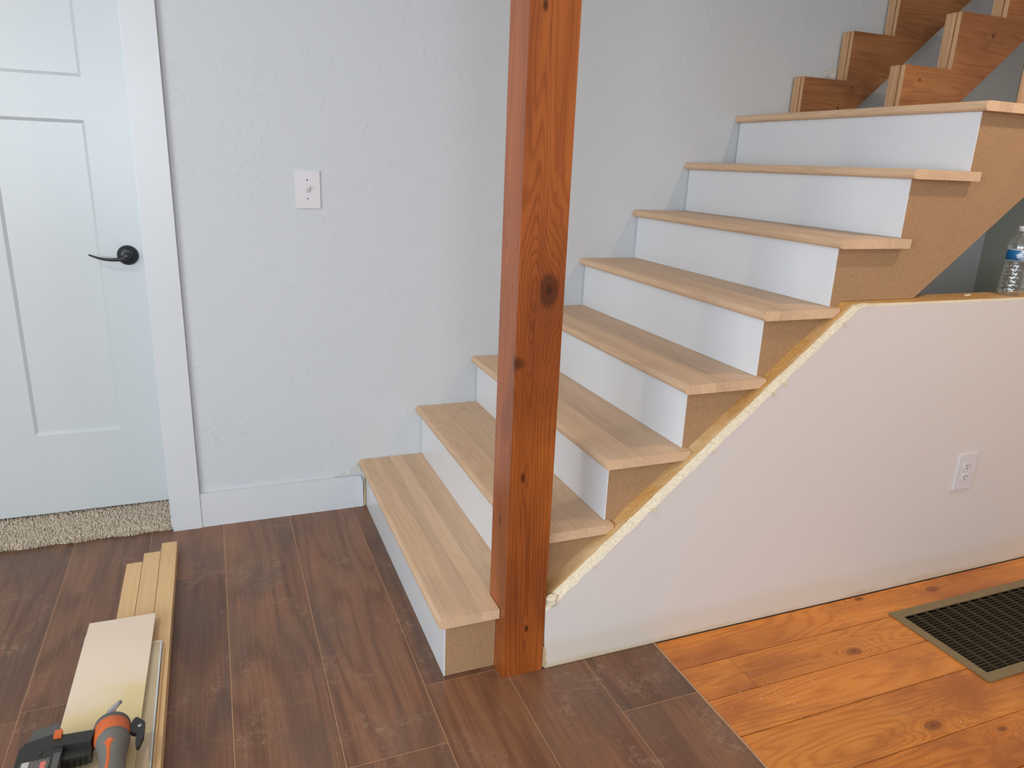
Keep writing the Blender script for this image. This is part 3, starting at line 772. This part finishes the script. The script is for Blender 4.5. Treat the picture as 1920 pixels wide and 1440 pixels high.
# battery housing
b = B().poly([(-.926, -1.135), (-.918, -1.120), (-.862, -1.108), (-.846, -1.150), (-.836, -1.34), (-.926, -1.34)], 2, GZ, GZ + .050).bevel(.004, 2)
hs = b.build('battery_housing', M_blackp, ng)
b = B().poly([(-.918, -1.122), (-.912, -1.082), (-.866, -1.070), (-.854, -1.108)], 2, GZ, GZ + .046).bevel(.004, 2); b.build('battery', M_dgrey, ng)
b = B().box(-.858, -.846, -1.34, -1.172, GZ + .050, GZ + .053).bevel(.001, 1); b.build('housing_rib', M_dgrey, hs)
s = N('sticker'); p = s.pos(); sp = s.n('ShaderNodeSeparateXYZ'); s.lk(p, sp.inputs[0])
bars = s.smooth(s.math('SINE', s.math('MULTIPLY', sp.outputs[0], 2600)), -.2, .2)
inbar = s.math('MULTIPLY', s.smooth(sp.outputs[0], -.9135, -.9130), s.math('SUBTRACT', 1.0, s.smooth(sp.outputs[0], -.9010, -.9005)))
red = s.math('MULTIPLY', s.math('MULTIPLY', s.smooth(sp.outputs[0], -.8800, -.8795), s.math('SUBTRACT', 1.0, s.smooth(sp.outputs[0], -.8705, -.8700))), s.math('MULTIPLY', s.smooth(sp.outputs[1], -1.208, -1.2075), s.math('SUBTRACT', 1.0, s.smooth(sp.outputs[1], -1.186, -1.1855))))
lines = s.math('MULTIPLY', s.smooth(s.math('SINE', s.math('MULTIPLY', sp.outputs[0], 3000)), .2, .5), s.smooth(s.noise(p, 420, 2), .45, .55))
col = s.mix(s.math('MULTIPLY', lines, .5), L(74, 70, 68), L(190, 186, 180))
col = s.mix(inbar, col, s.mix(s.math('MULTIPLY', bars, .6), L(214, 210, 200), L(90, 86, 80))); col = s.mix(red, col, L(214, 112, 100)); s.set(col, .45)
B().box(-.916, -.864, -1.30, -1.178, GZ + .0501, GZ + .0506).build('sticker', s.m, hs)
B().lathe([(0, .0528), (.0032, .0526), (.0036, .0501)], (-.884, -1.160, GZ), 2, 14).build('screw', M_slot, hs)
# belt hook to the right
b = B().poly([(-.724, -1.150), (-.712, -1.122), (-.706, -1.120), (-.690, -1.140), (-.690, -1.185), (-.697, -1.212), (-.702, -1.214), (-.705, -1.200), (-.704, -1.172), (-.714, -1.166)], 2, GZ + .030, GZ + .040).bevel(.002, 1)
b.xform(Matrix.Translation((-.006, .022, 0)))
hk = b.build('belt_hook', M_blackp, ng)
B().lathe([(0, .0415), (.0042, .0412), (.0045, .040)], (-.706, -1.128, GZ), 2, 14).build('hook_screw', M_silver, hk)
B().box(-.715, -.680, -1.40, -1.262, GZ, GZ + .022).bevel(.004, 2).build('base_foot', M_dgrey, ng)

# ================================================================== CRUMBS
tag(blob('wood_chip', (1.672, -1.060, FLAT + .003), (.016, .006, .003), M_caulk, None, 5), 'pale wood chip on the half wall ledge beside the water bottle', 'chip')
verts = []; faces = []
def fleck(x, y, z, s_):
    a = random.uniform(0, math.tau); i = len(verts); l = s_ * random.uniform(.8, 2.4)
    for (u, v, h) in ((-l, -s_ * .4, 0), (l, -s_ * .3, 0), (l * .8, s_ * .4, 0), (-l * .7, s_ * .3, 0), (0, 0, s_ * .8)):
        verts.append((x + u * math.cos(a) - v * math.sin(a), y + u * math.sin(a) + v * math.cos(a), z + h))
    faces.extend([tuple(i + q for q in f) for f in ((0, 1, 4), (1, 2, 4), (2, 3, 4), (3, 0, 4), (3, 2, 1, 0))])
for k in range(70): fleck(random.gauss(.80, .07), random.gauss(-1.40, .05), .0006, random.uniform(.0006, .0016))
for k in range(50):
    x = random.uniform(.65, 1.38); fleck(x, random.uniform(-1.9, -1.14), .0006, random.uniform(.0006, .0018))
for k in range(60): fleck(random.uniform(-1.0, .6), random.uniform(-1.6, -1.14), .0004, random.uniform(.0004, .0011))
for k in range(30): fleck(random.uniform(-.62, -.05), random.uniform(-1.1, -.3), .0004, random.uniform(.0004, .0011))
me = D.meshes.new('sawdust'); me.from_pydata(verts, [], faces)
tag(link('sawdust', me, M_caulk), 'pale sawdust flecks scattered over the floor', 'sawdust', kind='stuff')

# ================================================================== CEILING LAMPS (out of view, the third added as fill)
for (x, y, z, pw), lab in ((LAMP1, 'round ceiling lamp above the half wall'), (LAMP2, 'round ceiling lamp in front of the white door'), (FILL_LAMP, 'added round ceiling lamp that brightens the wall under the stairs')):
    lp = empty('ceiling_lamp', (x, y, ZC), lab, 'lamp')
    B().lathe([(.075, -.028), (.10, -.026), (.105, -.012), (.105, -.0005)], (x, y, ZC), 2, 32).build('lamp_body', M_trim, lp)
    B().lathe([(0, -.034), (.05, -.033), (.074, -.0285)], (x, y, ZC), 2, 32).build('lamp_lens', M_lens, lp)
    l = D.lights.new('lamp_light', 'AREA'); l.shape = 'DISK'; l.size = .12; l.energy = pw; l.color = LAMPC
    o = D.objects.new('lamp_light', l); C.objects.link(o); o.location = (0, 0, -.045); o.parent = lp
